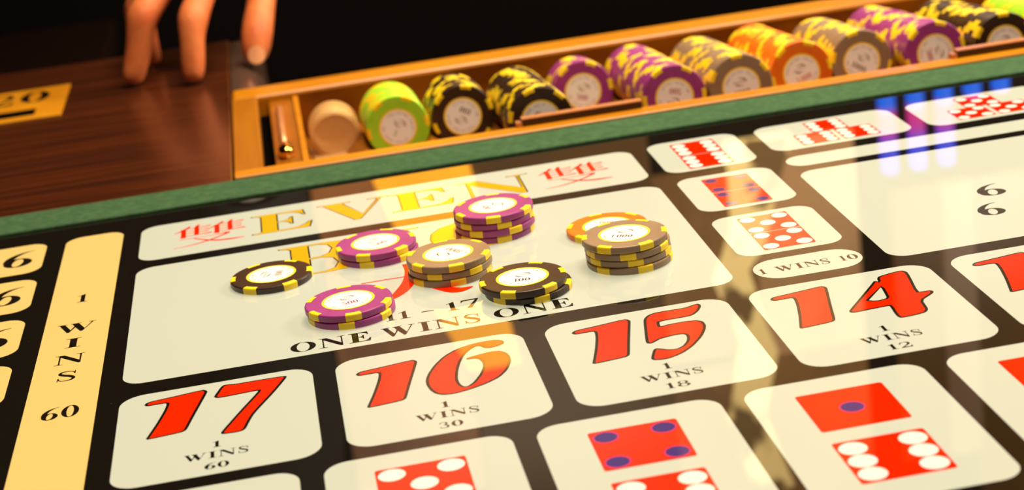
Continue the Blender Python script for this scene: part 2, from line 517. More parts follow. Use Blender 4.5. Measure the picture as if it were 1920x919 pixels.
def wallpanel(poly, key, depth=12, name='glow_panel'):
    poly = [wmap(x, z) for x, z in poly]
    n = len(poly)
    v = [(x, WV - depth, z) for x, z in poly] + [(x, WV, z) for x, z in poly]
    f = [tuple(range(n)), tuple(range(n, 2 * n))[::-1]] + [(k, k + n, (k + 1) % n + n, (k + 1) % n) for k in range(n)]
    return mesh(name, v, f, ON[key], wall)


def rectp(x0, x1, z0, z1):
    return [(x0, z0), (x1, z0), (x1, z1), (x0, z1)]


wallpanel(rectp(-72, 236, 830, 1720), 'dim', 8)
wallpanel([(55, 830), (290, 830), (356, 1400), (235, 1400), (150, 1180)], 'amber', 20)
wallpanel(rectp(240, 720, 830, 1900), 'brown', 10)
wallpanel(rectp(724, 960, 1000, 1480), 'tan_low')
wallpanel(rectp(960, 1215, 960, 1500), 'tan')
wallpanel(rectp(724, 1215, 1504, 2000), 'tan_low')
wallpanel([(905, 945), (1060, 945), (1010, 1080), (975, 1200), (930, 1260), (960, 1400), (985, 1480), (940, 1640), (1000, 1850), (900, 1850),
           (850, 1640), (900, 1450), (845, 1280), (900, 1150)], 'leaf', 26, 'gold_leaf_band')
wallpanel(rectp(1300, 1420, 1130, 1850), 'brown')
wallpanel(rectp(1424, 1500, 1130, 1850), 'slat', 20)
wallpanel(rectp(1504, 1900, 1130, 1420), 'brown')
wallpanel(rectp(1504, 1900, 1424, 2000), 'brown')

# blue and magenta light tubes standing against the far wall
tube_m = bpy.data.materials.new('led_tube')
tube_m.use_nodes = True
nt = tube_m.node_tree
bs = nt.nodes['Principled BSDF']
bs.inputs['Base Color'].default_value = (0.02, 0.02, 0.05, 1)
tcn = nt.nodes.new('ShaderNodeTexCoord')
sep = nt.nodes.new('ShaderNodeSeparateXYZ')
nt.links.new(tcn.outputs['Object'], sep.inputs[0])
mr = nt.nodes.new('ShaderNodeMapRange')
mr.inputs['From Min'].default_value = wmap(0, 880)[1] * MM
mr.inputs['From Max'].default_value = wmap(0, 1090)[1] * MM
nt.links.new(sep.outputs['Z'], mr.inputs['Value'])
cr = nt.nodes.new('ShaderNodeValToRGB')
cr.color_ramp.elements[0].color = (0.0, 0.15, 0.95, 1)
cr.color_ramp.elements[0].position = 0.16
e = cr.color_ramp.elements.new(0.27)
e.color = (0.85, 0.03, 0.22, 1)
e = cr.color_ramp.elements.new(0.44)
e.color = (0.7, 0.04, 0.35, 1)
e = cr.color_ramp.elements.new(0.62)
e.color = (0.10, 0.10, 0.95, 1)
cr.color_ramp.elements[-1].color = (0.04, 0.10, 0.95, 1)
nt.links.new(mr.outputs['Result'], cr.inputs['Fac'])
nt.links.new(cr.outputs['Color'], bs.inputs['Emission Color'])
bs.inputs['Emission Strength'].default_value = 3.0
for k in range(5):
    u = 1301 + 71 * k
    (x0, z0), (x1, z1) = wmap(u - 18, 760), wmap(u + 18, 1085 if k < 3 else 925)
    B().box(x0, x1, WV - 24, WV, z0, z1, bev=6).done('light_tube', tube_m, wall)

# dim desk standing behind the rail
desk = root('pit_desk', (-640, 1550, FLOOR), 'dim dark brown wooden desk in the shadow behind the rail', 'desk')
B().box(-1000, -300, 1440, 1660, FLOOR + 60, -150).done('body', M['wood_dark'], desk)
B().box(-1020, -280, 1420, 1680, -150, -120, bev=4).done('desk_top', M['wood_dark'], desk)
B().box(-980, -320, 1460, 1650, FLOOR, FLOOR + 60).done('plinth', M['black'], desk)
for k in range(3):
    x0 = -990 + 230 * k
    dr = B().box(x0, x0 + 220, 1428, 1440, -330, -165, bev=2).done('drawer', M['wood_dark'], desk)
    B().box(x0 + 80, x0 + 140, 1420, 1428, -255, -245).done('handle', M['dark_bar'], dr)

# ------------------------------------------------------------------ the table
table = root('gaming_table', (60, 160, FLOOR), 'dice gaming table with backlit glass betting layout, green felt strip and dark wood rail', 'table')
B().box(-760, 900, -330, 377.5, -14, 0.0).done('glass_top', M['glass_black'], table)
B().box(-760, 900, 377.5, 413.5, -14, 1.6, bev=1.2).done('felt_strip', M['felt'], table, smooth=False)
B().box(-760, -124.2, 413.5, 832, -40, 0.0, bev=1.5).done('wood_rail', M['wood'], table)
B().box(500, 900, 413.5, 832, -40, 0.0, bev=1.5).done('wood_rail', M['wood'], table)
# rounded smoked trim along the dealer's cut-out
prof = [(-123.6, -40), (-123.6, -0.4), (-118, 0.0), (-111, -1.2), (-105, -4.5), (-101, -10), (-99, -18), (-98.5, -40)]
v = [(x, y, z) for y in (652, 822) for x, z in prof]
n = len(prof)
f = [(k, k + 1, k + 1 + n, k + n) for k in range(n - 1)] + [tuple(range(n))[::-1], tuple(range(n, 2 * n))]
mesh('edge_trim', v, f, M['edge_trim'], table, smooth=False)
B().box(-700, 850, -280, 640, -130, -80).done('apron', M['wood_dark'], table)
B().box(-250, 400, 0, 400, FLOOR + 40, -130).done('pedestal', M['wood_dark'], table)
B().box(-330, 480, -60, 460, FLOOR, FLOOR + 40, bev=6).done('foot', M['wood_dark'], table)
B().box(-750, 890, -320, 377, -80, -14).done('light_box', M['black'], table)

Z1, Z2, Z3 = 0.04, 0.08, 0.12


def box_(x0, x1, y0, y1, r=9.5, m='panel_white', label=None):
    o = B().flat([rrect(x0, x1, y0, y1, r)], Z1).done('bet_box', M[m], table)
    if label:
        o['label'] = label
    return o


def lettering(par, items, m='print_black', name='lettering'):
    bb = B()
    for t, x0, x1, y0, y1 in items:
        line(bb, t, x0, x1, y0, y1, Z2)
    return bb.done(name, M[m], par)


def outlined(par, items, fill='print_yellow', d=0.8, name='lettering'):
    """letters (glyph, x0, x1, y0, y1): black outline with a coloured face"""
    bb = B()
    for ch, x0, x1, y0, y1 in items:
        put(bb, ch, x0, x1, y0, y1, Z2, 0)
        put(bb, ch, x0, x1, y0, y1, Z3, 1, fit=d)
    return bb.done(name, [M['print_black'], M[fill]], par)


def numeral(par, shapes, d=1.3):
    """fat red numerals traced in mm: list of (outline, holes, dx, dy)"""
    bb = B()
    for out, holes, dx, dy in shapes:
        o = [(x + dx, y + dy) for x, y in out]
        hs = [[(x + dx, y + dy) for x, y in h] for h in holes]
        o = spline_round(o)
        bb.flat([o] + hs, Z2, 0)
        bb.flat([inset(o, d, .8)] + [inset(h, -d, .8) for h in hs], Z3, 1)
    return bb.done('numeral', [M['print_black'], M['print_red']], par)


def spline_round(p):
    """cut the corners of an outline once (Chaikin)"""
    q = []
    for i in range(len(p)):
        a, b2 = p[i], p[(i + 1) % len(p)]
        q.append((a[0] * .8 + b2[0] * .2, a[1] * .8 + b2[1] * .2))
        q.append((a[0] * .2 + b2[0] * .8, a[1] * .2 + b2[1] * .8))
    return q


def die(par, cx, cy, s, n, gapz=Z2):
    """printed die face with n spots"""
    bb = B()
    h = s / 2
    bb.flat([rrect(cx - h, cx + h, cy - h, cy + h, s * 0.035, 3)], Z2, 0)
    k = s / 33.8
    P1, P2 = 10.9 * k, 10.5 * k
    spots = {1: [(0, 0)], 4: [(-P1, P1), (P1, P1), (-P1, -P1), (P1, -P1)],
             5: [(-P1, P1), (P1, P1), (-P1, -P1), (P1, -P1), (0, 0)],
             6: [(x, y) for x in (-P1, P1) for y in (-P2, 0, P2)]}[n]
    blue = n in (1, 4)
    for x, y in spots:
        if blue:
            bb.flat([ell(cx + x, cy + y, 4.9 * k, 4.9 * k, 24)], Z2 + 0.02, 2)
            bb.flat([ell(cx + x, cy + y, 4.3 * k, 4.3 * k, 24)], Z3, 3)
        else:
            bb.flat([ell(cx + x, cy + y, 5.1 * k, 5.05 * k, 28)], Z3, 1)
    return bb.done('die_face', [M['print_red'], M['print_pip'], M['print_pink'], M['print_violet']], par)


# EVEN box
bx = box_(-174.7, 96.5, 290.5, 350.5, 9.5)
outlined(bx, [('E', -115.6, -82.9, 304.8, 338.2), ('V', -79.8, -40.5, 303.4, 338.2), ('E', -41.0, -6.5, 304.8, 337.6), ('N', -3.3, 36.6, 303.2, 338.0)])


def strokes(par, lines, m='print_red'):
    bb = B()
    for q_, s in enumerate(lines):
        bb.flat([ribbon(s, 5)], Z2 + 0.003 * q_)
    return bb.done('lettering', M[m], par)


def double_char(x0, x1, y0, y1):
    """the character for 'double': two birds above a hand"""
    S = lambda pts: [(x0 + x * (x1 - x0), y0 + y * (y1 - y0), w) for x, y, w in pts]
    out = []
    for ox in (0.0, 0.47):
        out += [S([(ox + .24, .97, 1.6), (ox + .16, .84, 1.9), (ox + .02, .70, .7)]),
                S([(ox + .15, .86, 2.6), (ox + .15, .62, 2.7), (ox + .15, .44, 2.7)]),
                S([(ox + .37, .99, 1.5), (ox + .335, .90, 2.4), (ox + .335, .70, 2.6), (ox + .335, .50, 2.6)]),
                S([(ox + .18, .86, .9), (ox + .36, .865, 1.0), (ox + .53, .875, 1.7)]),
                S([(ox + .18, .745, .85), (ox + .36, .75, .95), (ox + .50, .755, 1.5)]),
                S([(ox + .18, .63, .85), (ox + .36, .635, .95), (ox + .50, .64, 1.5)]),
                S([(ox + .10, .50, .8), (ox + .36, .51, 1.0), (ox + .55, .525, 1.9)])]
    out += [S([(.10, .37, .7), (.55, .37, .7), (.78, .40, 1.9), (.70, .30, 1.6), (.50, .15, 1.5), (.25, .04, 1.1), (.02, .0, .5)]),
            S([(.30, .35, .9), (.46, .20, 1.5), (.62, .10, 1.9), (.82, .06, 2.2), (1.0, .06, .8)])]
    return out


strokes(bx, double_char(-157.5, -119.5, 303.5, 340.5))
strokes(bx, double_char(41.0, 78.5, 303.3, 340.3))

# BIG box
bx = box_(-174.8, 96.7, 120.0, 279.3, 9.5, label='largest betting box of the layout, lettered in gold and red, strewn with chips')
outlined(bx, [('B', -102.9, -61.5, 226.2, 273.6), ('I', -56.5, -30.4, 226.2, 273.8), ('G', -27.3, 19.2, 225.6, 271.6)], d=0.8)
strokes(bx, [[(-65.4, 200.6, 1.2), (-55, 200.6, 1.3), (-41, 200.4, 1.4), (-27, 201.0, 1.6), (-17, 201.5, 2.6)],
             [(-42.0, 219.0, 4.4), (-41.6, 208, 4.6), (-43.0, 195, 6.0), (-46.5, 184, 6.6), (-52.5, 174.5, 4.6), (-62, 168, 1.4)],
             [(-41.0, 200, 1.6), (-36, 186, 3.5), (-29, 175.5, 5.6), (-22.5, 169.8, 6.8), (-15.5, 171.4, 1.4)]])
lettering(bx, [('ONE', -101.9, -66.4, 124.7, 136.4), ('WINS', -61.6, -17.4, 124.7, 136.2), ('ONE', -11.5, 23.8, 124.9, 136.2),
               ('11', -58.5, -47.4, 144.4, 154.2), ('-', -42.0, -36.4, 144.4, 154.4), ('17', -30.6, -15.2, 144.4, 155.2)])

# numbers 17 to 13
cells = [(-174.7, -93.8), (-84.2, -3.6), (5.7, 86.3), (95.5, 177.0), (186.6, 267.0)]
pay = ['60', '30', '18', '12', None]
cents = [-134.2, -43.9, 46.0, 136.2, 226.8]
nums = [[(D1, [], 0, 0), (D7, [], 0, 0)], [(D1, [], -2.2, -6.4), (D6, [], 0, 0)], [(D1, [], 0.7, -1.4), (D5, [], 0, 0)],
        [(D1, [], -2.5, -1.8), (D4, [D4H], 0, 0)], [(D1, [], -2.4, -1.6)]]
for (x0, x1), p, c, sh in zip(cells, pay, cents, nums):
    bx = box_(x0, x1, 13.9, 106.1, 10.5)
    numeral(bx, [(o, h, c + dx, 60 + dy) for o, h, dx, dy in sh])
    if p:
        lettering(bx, [('1', c - 1.6, c + 1.8, 38.5, 44.4), ('WINS', c - 12.6, c + 12.6, 28.8, 34.9), (p, c - 4.8, c + 4.8, 18.9, 24.4)])

# row of dice pairs at the front
for k, pr in enumerate([None, (5, 6), (4, 6), (1, 6), (1, 6)]):
    x0 = -174.6 + 80.05 * k
    bx = box_(x0, x0 + 71, -101, 4.3, 9.5)
    if pr:
        c = -59.2 + 79.9 * (k - 1)
        die(bx, c, -25.6, 34.0, pr[0])
        die(bx, c, -69.6, 34.0, pr[1])

# column of doubles
for y0, y1, n in ((293.4, 353.4, 6), (221.0, 281.2, 4), (149.2, 209.5, 5)):
    bx = box_(106.2, 156.7, y0, y1, 9.0)
    c = (y0 + y1) / 2
    c += {6: -1.4, 4: -1.3, 5: 0}[n]
    die(bx, 131.4, c + 12.6, 24.7, n)
    die(bx, 131.4, c - 12.6, 24.7, n)
bx = box_(106.6, 156.4, 115.6, 141.2, 12.7)
lettering(bx, [('1 WINS 10', 107.9 + 1.0, 154.4, 124.2, 131.0)])

# boxes right of the doubles
bx = box_(166.8, 420, 117.2, 261.8, 9.5)
lettering(bx, [('6', 233.4, 247.0, 177.0, 194.0), ('6', 222.9, 235.6, 150.2, 167.2)])
box_(167.2, 420, 270.8, 289.6, 9.3)
for x0, n in ((167.4, 6), (256.0, 5), (344.6, 4)):
    bx = box_(x0, x0 + 79, 301.8, 352.4, 9.3)
    c = x0 + 39.5
    for dx, dy in ((0, 10.4), (-11.6, -10.6), (11.6, -10.6)):
        die(bx, c + dx, 327.6 + dy, 20.8, n)

# amber strips at the left
bx = box_(-215.3, -184.4, -120, 352.0, 9.0, 'panel_amber', 'tall amber payout strip')
lettering(bx, [('1', -202.6, -197.2, 241.8, 253.2)])
lettering(bx, [('W', -209.2, -191.0, 199.8, 211.6), ('I', -203.6, -196.4, 179.2, 191.0),
               ('N', -206.8, -193.4, 158.3, 170.0), ('S', -204.4, -195.3, 137.6, 149.4)])
lettering(bx, [('60', -207.6, -191.6, 95.4, 108.2)])
for k in range(7):
    y0 = 303.0 - 60.8 * k
    bx = box_(-305, -225.5, y0, y0 + 50, 9.5, 'panel_amber')
    if k < 3:
        lettering(bx, [('6', -247.6, -231.6, y0 + 13.0, y0 + 38.5)])

# brass slot plate let into the wood rail
plate = root('slot_plate', (-330, 705, 0), 'gold slot plate let into the dark wood rail', 'plate')
B().box(-430, -242.6, 657, 754, -2, 0.9, bev=0.4).done('plate', M['brass'], plate)
B().box(-410, -262, 668, 687, 0.9, 1.0).done('slot', M['black'], plate)
bb = B()
line(bb, '20', -300, -256, 709, 743, 1.0)
bb.done('lettering', M['print_black'], plate)

# ------------------------------------------------------------------ chip rack
rack = root('chip_rack', (180, 530, -34), 'long honey-coloured wooden chip rack sunk behind the green felt', 'rack')
B().box(-123.6, 498, 413.7, 427.5, -38, 2.8, bev=1.2).done('front_rail', M['amber_wood'], rack)
B().box(-123.6, 498, 621, 650.5, -46, 0.6, bev=2.5).done('back_rail', M['amber_wood'], rack)
B().box(-123.6, -106.4, 424.5, 621, -40, 0.6, bev=0.8).done('end_rail', M['amber_rail'], rack)
B().box(478, 498, 424.5, 621, -40, 0.6, bev=0.8).done('end_rail', M['amber_rail'], rack)
B().box(-106.4, -99.2, 424.5, 621, -40, -14).done('slot', M['black'], rack)
ins = B().box(-99.2, -82.4, 424.5, 621, -40, -4.5, bev=1.0).done('end_block', M['tray_inner'], rack)
B().box(-82.4, -79.0, 424.5, 621, -40, -3.0).done('divider', M['amber_wood'], rack)
# gold latch rod on the end block
lt = B().lathe([(0, 0), (2.1, 0), (2.1, 104), (0, 104)], 16)
lt.v = [(x - 92.6, 486 + z, y - 2.6) for x, y, z in lt.v]
lt.done('latch_rod', M['copper'], ins, smooth=True)
lt = B().lathe([(0, 0), (2.8, .6), (4.4, 3), (5.2, 8), (4.5, 15), (2.6, 20), (2.4, 24), (0, 25)], 20)
lt.v = [(x - 91.8, 462 + z, y - 1.4) for x, y, z in lt.v]
lt.done('latch_knob', M['gold'], ins, smooth=True)

PITCH, U0 = 42.3, -21.6
SL = 0.1
AX = lambda vv: -1.0 - SL * (vv - 450)          # height of a chip row's axis
us = []
x = U0 - PITCH * 1.5
prof = []
for k in range(-1, 12):
    c = U0 + PITCH * k
    prof.append((c - 20.5, 11.0))
    for q in range(-6, 7):
        w = 16.5 * q / 6
        prof.append((c + w, -(20.3 ** 2 - w * w) ** 0.5 + 20.3 - 0.0))
    prof.append((c + 20.5, 11.0))
prof = [(min(max(px, -80.2), 478), pz) for px, pz in prof]
v, f = [], []
n = len(prof)
for yy in (424.5, 621):
    zb = AX(yy) - 20.3
    v += [(px, yy, min(zb + pz, -3)) for px, pz in prof]
f = [(k, k + 1, k + 1 + n, k + n) for k in range(n - 1)]
mesh('groove_floor', v, f, M['tray_inner'], rack, smooth=False)
B().box(-80.2, 478, 619.5, 621.2, -46, -2).done('back_panel', M['tray_inner'], rack)
B().box(-100, 478, 424.5, 621, -52, -46).done('base', M['wood_dark'], rack)
for x0, x1 in ((48.5, 121.5), (318.5, 402)):
    fl = B().box(x0, x1, 424.8, 430.5, -3, 6.8, bev=0.6).done('locking_bar', M['dark_bar'], rack)
    B().box(x0, x1, 424.6, 430.7, 6.8, 7.6).done('copper_edge', M['copper'], fl)
    B().box(x0 - 3.5, x0, 424.8, 430.5, -3, 5.5).done('copper_end', M['copper'], fl)

# frosted clear spacer standing in the empty first groove
sp = root('acrylic_spacer', (-59, 545, -33), 'frosted clear round spacer standing in the empty first groove', 'spacer')
lt = B().lathe([(0, 0), (13.2, 0), (13.2, 28.0), (0, 28.0)], 40)
lt.v = [(x - 59, 572 - z, y - 15 - 0.0) for x, y, z in lt.v]
lt.done('disc', M['acrylic'], sp, smooth=False)
lt = B().lathe([(13.2, -1), (16.3, 0), (16.6, 2), (16.6, 26), (16.0, 28), (13.2, 28.5)], 40, caps=False)
lt.v = [(x - 59, 572 - z, y - 15) for x, y, z in lt.v]
lt.done('rim', M['acrylic_rim'], sp, smooth=True)
B().box(-78, -40, 535, 572, -33.5, -27.5, bev=2).done('foot', M['acrylic_rim'], sp)

# ------------------------------------------------------------------ chips
R_, H_ = 20.0, 3.4
bodyB = B().lathe([(0, 0), (19.2, 0), (19.75, .18), (R_, .6), (R_, 2.8), (19.75, 3.22), (19.2, H_), (0, H_)], 56, caps=False)
SPOTW = math.radians(21)
pr_ = [(17.4, .01), (19.25, .01), (19.80, .16), (20.06, .58), (20.06, 2.82), (19.80, 3.26), (19.25, 3.45), (17.4, 3.45)]
spotB = B().lathe(pr_, 6, a0=-SPOTW / 2, a1=SPOTW / 2, caps=False)
m_ = len(pr_)
spotB.f += [tuple(range(m_)), tuple(range(6 * m_, 7 * m_))[::-1]]
spotB.i += [0, 0]


def raw_mesh(bb, name, mats, smooth=False):
    me = bpy.data.meshes.new(name)
    me.from_pydata([(x * MM, y * MM, z * MM) for x, y, z in bb.v], [], bb.f)
    for q in mats:
        me.materials.append(q)
    me.polygons.foreach_set('material_index', bb.i)
    me.polygons.foreach_set('use_smooth', [smooth] * len(me.polygons))
    me.update()
    return me


BODY = {c: raw_mesh(bodyB, 'chip_body', [CHIP[c]]) for c in CHIP}
SPOT = raw_mesh(spotB, 'chip_edge_spot', [M['spot']])
ib = B()
ib.flat([ell(0, 0, 12.15, 12.15, 56), ell(0, 0, 10.9, 10.9, 56)], 3.44, 0)
ib.flat([ell(0, 0, 10.9, 10.9, 56)], 3.43, 1)
INLAY = raw_mesh(ib, 'chip_inlay', [M['ring'], M['inlay']])


def font_shapes(ch):
    """one character of the built-in font as flat triangles"""
    cu = bpy.data.curves.new('glyph', 'FONT')
    cu.body = ch
    cu.resolution_u = 2
    o = bpy.data.objects.new('glyph', cu)
    COL.objects.link(o)
    me = bpy.data.meshes.new_from_object(o)
    v = [tuple(q.co) for q in me.vertices]
    f = [tuple(p.vertices) for p in me.polygons]
    bpy.data.objects.remove(o)
    bpy.data.meshes.remove(me)
    bpy.data.curves.remove(cu)
    return v, f


FONT = {}


def arc_text(bb, text, rad, centre_deg, size, z, mi, under=False):
    adv = size * 0.80
    step = adv / rad
    a0 = math.radians(centre_deg)
    nn = len(text)
    for k, ch in enumerate(text):
        if ch == ' ':
            continue
        if ch not in FONT:
            FONT[ch] = font_shapes(ch)
        v, f = FONT[ch]
        if not v:
            continue
        w = max(p[0] for p in v)
        off = (k - (nn - 1) / 2) * step
        a = a0 + off if under else a0 - off
        r = rad
        rot = a + PI / 2 if under else a - PI / 2
        cx, cy = r * math.cos(a), r * math.sin(a)
        cs, sn = math.cos(rot), math.sin(rot)
        pts = []
        for p in v:
            x, y = (p[0] - w / 2) * size, (p[1] - .35) * size
            pts.append((cx + x * cs - y * sn, cy + x * sn + y * cs, z))
        bb.add(pts, f, mi)


def chip_print(col, value):
    bb = B()
    z = 3.47
    arc_text(bb, 'TRAINING CHIP', 9.2, 90, 2.3, z, 1)
    arc_text(bb, 'NO CASH VALUE', 9.2, -90, 2.1, z, 1, under=True)
    # crossed crescents with a fine line of lettering between them
    bb.flat([ribbon([(-1.5, 5.1, .1), (0.8, 5.0, .45), (2.8, 4.2, .85), (3.6, 3.2, .2)])], z, 2)
    bb.flat([ribbon([(1.8, .6, .1), (-.4, .5, .5), (-2.4, 1.2, .85), (-3.2, 2.2, .2)])], z, 2)
    for k in range(11):
        x0 = -4.6 + k * .84
        bb.flat([[(x0, 2.5 + (k % 2) * .12), (x0 + .5, 2.5), (x0 + .5, 3.2), (x0, 3.05 + (k % 3) * .06)]], z, 1)
    w = {'500': 3.7, '100': 3.7, '1.000': 5.0, '1000': 5.0, '5.000': 5.0, '5': 1.3}[value]
    line(bb, value, -w, w, -5.7, -1.9, z, 0, gap=.12)
    return raw_mesh(bb, 'chip_lettering', [M['ink'][col], M['ink_faint'], M['ink_brown']])


PRINT = {(c, v): chip_print(c, v) for c, v in (('purple', '500'), ('grey', '1.000'), ('grey', '1000'), ('black', '100'), ('orange', '5.000'), ('lime', '5'))}


def chip(col, label, group=None, value=None, rot=0.0, spot=None):
    """a clay chip: body, six yellow edge spots, white inlay with print; origin at the centre of its underside"""
    r = bpy.data.objects.new('casino_chip', None)
    r.empty_display_size = 0.01
    COL.objects.link(r)
    tag(r, label, 'chip', group)
    link('body', BODY[col], r)
    s0 = exec_rng.uniform(0, PI / 3) if spot is None else spot
    for k in range(6):
        q = link('edge_spot', SPOT, r)
        q.rotation_euler = (0, 0, s0 + k * PI / 3)
    if value:
        i = link('inlay', INLAY, r)
        i.rotation_euler = (0, 0, rot)
        link('lettering', PRINT[(col, value)], i)
    return r


def copy_chip(src, label, group, turn):
    r = src.copy()
    COL.objects.link(r)
    r['label'] = label
    r['group'] = group
    for ch in src.children:
        if ch.name.startswith(('inlay', 'lettering')):
            continue
        c = ch.copy()
        COL.objects.link(c)
        c.parent = r
        if ch.name.startswith('edge_spot'):
            c.rotation_euler = (0, 0, ch.rotation_euler[2] + turn)
    return r


# piles on the layout: colour, value, print turn, centre, [(dx, dy, spot x, spot y, label)] from the bottom up
GR = 'chips standing in piles on the betting box'
D_ = math.radians
piles = [
    ('black', '100', D_(79), (-107.1, 226.6), [(0, 0, -117.7, 210.7, 'single black chip lying alone at the left of the betting box')]),
    ('purple', '500', D_(10), (-73.3, 161.8), [
        (.8, -.6, -76.2, 140.6, 'lower purple chip of the front pair beside the black lettering'),
        (0, 0, -72.3, 141.8, 'upper purple chip of the front pair, its 500 facing the viewer')]),
    ('purple', '500', D_(32), (-54.5, 239.5), [
        (.7, -.5, -60.8, 220.9, 'lower purple chip of the pair standing on the gold letter B'),
        (0, 0, -61.5, 222.9, 'upper purple chip of the pair standing on the gold letter B')]),
    ('grey', '1000', D_(122), (-23.1, 194.5), [
        (-.2, -.3, -21.3, 172.1, 'bottom grey-brown chip of the middle pile of three'),
        (.4, .2, -32.7, 176.0, 'second grey-brown chip of the middle pile of three'),
        (0, 0, -21.4, 173.9, 'top grey-brown chip of the middle pile of three, its 1000 upside down')]),
    ('purple', '500', D_(-69), (6.2, 245.7), [
        (-.4, .2, 8.1, 225.1, 'bottom purple chip of the tall pile of four at the letter G'),
        (.2, -.3, -5.7, 229.2, 'second purple chip from the bottom in the pile of four'),
        (-.2, .3, 9.1, 224.0, 'third purple chip from the bottom in the pile of four'),
        (0, 0, 3.6, 225.7, 'top purple chip of the tall pile of four')]),
    ('black', '100', D_(-10), (5.9, 153.9), [
        (2.1, .2, 11.3, 134.9, 'lower black chip of the black pair beside the word ONE'),
        (0, 0, -2.9, 137.8, 'upper black chip of the black pair, its 100 facing the viewer')]),
    ('orange', '5.000', D_(150), (57.6, 217.2), [(0, 0, 41.4, 204.8, 'single orange chip lying half hidden behind the grey-brown pile')]),
    ('grey', '1.000', D_(-26), (57.4, 170.7), [
        (1.3, -.5, 43.9, 157.7, 'bottom grey-brown chip of the right pile of four'),
        (1.2, .4, 58.0, 151.6, 'second grey-brown chip from the bottom in the right pile of four'),
        (.9, .1, 54.5, 150.0, 'third grey-brown chip from the bottom in the right pile of four'),
        (0, 0, 44.8, 155.8, 'top grey-brown chip of the right pile, its 1.000 facing the viewer')]),
]
for col, val, rot, (cx, cy), layers in piles:
    for k, (dx, dy, sx, sy, lab) in enumerate(layers):
        a = math.atan2(sy - cy - dy, sx - cx - dx)
        c = chip(col, lab, GR, val, rot + (0 if k == len(layers) - 1 else exec_rng.uniform(0, 6)), a)
        c.location = ((cx + dx) * MM, (cy + dy) * MM, (0.16 + k * (H_ + 0.06)) * MM)

# rows in the rack: colour, value, u, front v, number of chips, turn of the front print, words
rows = [
    ('lime', '5', -20.4, 502, 21, -.6, 'lime green', 'first'),
    ('black', '100', 21.7, 507, 18, 2.6, 'black', 'second'),
    ('black', '100', 62.8, 445, 32, .9, 'black', 'third'),
    ('purple', '500', 104.4, 532, 9, -.3, 'purple', 'fourth'),
    ('purple', '500', 146.9, 449, 36, 2.9, 'purple', 'fifth'),
    ('grey', '1000', 189.8, 452, 33, .1, 'grey-brown', 'sixth'),
    ('orange', '5.000', 232.8, 467, 33, .35, 'orange', 'seventh'),
    ('grey', '1000', 274.4, 474, 27, -.6, 'grey-brown', 'eighth'),
    ('purple', '500', 318.6, 462, 35, -1.4, 'purple', 'ninth'),
    ('black', '100', 361.2, 454, 33, .2, 'black', 'tenth'),
    ('lime', '5', 403.0, 470, 24, .2, 'lime green', 'eleventh'),
]


def ordinal(k):
    return '%d%s' % (k, 'th' if 10 <= k % 100 <= 20 else {1: 'st', 2: 'nd', 3: 'rd'}.get(k % 10, 'th'))


TILT = math.atan(SL)
STEP = H_ + 0.12
base_rot = Matrix.Rotation(PI / 2 - TILT, 4, 'X')
for col, val, u, vf, n, turn, word, nth in rows:
    front = chip(col, 'front %s chip of the %s row from the left in the rack' % (word, nth), None, val, turn)
    group = '%s chips of the %s rack row' % (word, nth)
    front['group'] = group
    sp_turn = 0.0
    for k in range(n):
        if k:
            sp_turn += exec_rng.uniform(-.26, .26) if exec_rng.random() < .78 else exec_rng.uniform(0, 1)
        o = front if k == 0 else copy_chip(front, '%s chip, %s behind the front one in the %s rack row' % (word, ordinal(k), nth), group, sp_turn)
        dv = (k + 1) * STEP * math.cos(TILT)
        jx, jz = exec_rng.uniform(-.35, .35), exec_rng.uniform(-.1, .25)
        loc = Vector(((u + (jx if k else 0)) * MM, (vf + dv) * MM, (AX(vf) - SL * dv + jz + 0.2) * MM))
        o.matrix_world = Matrix.Translation(loc) @ base_rot

# ------------------------------------------------------------------ the dealer's hand
nodes = {}
NV, NR, NE = [], [], []


def nd(key, p, r):
    nodes[key] = len(NV)
    NV.append(tuple(c * MM for c in p))
    NR.append(r * MM)


def chain(*keys):
    for a, c in zip(keys, keys[1:]):
        NE.append((nodes[a], nodes[c]))


nd('wrist', (-128, 838, 92), 25)
nd('forearm', (-128, 900, 128), 28)
nd('elbow', (-134, 1010, 230), 36)
nd('palm', (-131, 800, 86), 26)
# index
nd('i_k', (-126, 738, 70), 12.2)
nd('i_c', (-127, 768, 80), 15)
nd('i_m', (-135, 718, 58), 10.4)
nd('i_p', (-144.0, 700, 44.5), 12.2)
nd('i_q', (-146.0, 694.5, 32), 9.2)
nd('i_d', (-147.6, 692, 19), 9.6)
nd('i_s', (-149.4, 689.5, 8.0), 8.8)
nd('i_t', (-150.4, 688, 2.2), 6.0)
# middle
nd('m_k', (-148, 748, 76), 12.2)
nd('m_c', (-142, 775, 84), 15)
nd('m_m', (-165, 733, 63), 10.4)
nd('m_p', (-180.5, 720, 48.5), 12.8)
nd('m_q', (-183.5, 717.5, 35), 9.8)
nd('m_d', (-187.6, 715.5, 21), 9.8)
nd('m_s', (-192.8, 713, 8.5), 8.8)
nd('m_t', (-195.6, 712, 2.4), 6.2)
# ring
nd('r_k', (-163, 765, 74), 11.5)
nd('r_c', (-152, 785, 83), 14)
nd('r_p', (-182, 756, 50), 9.8)
nd('r_d', (-182, 762, 26), 8.6)
nd('r_t', (-180, 769, 2.6), 6.4)
# little
nd('l_k', (-172, 788, 68), 10)
nd('l_c', (-156, 802, 80), 13)
nd('l_p', (-190, 786, 44), 8.2)
nd('l_d', (-190, 793, 22), 7.4)
nd('l_t', (-188, 799, 2.6), 5.8)
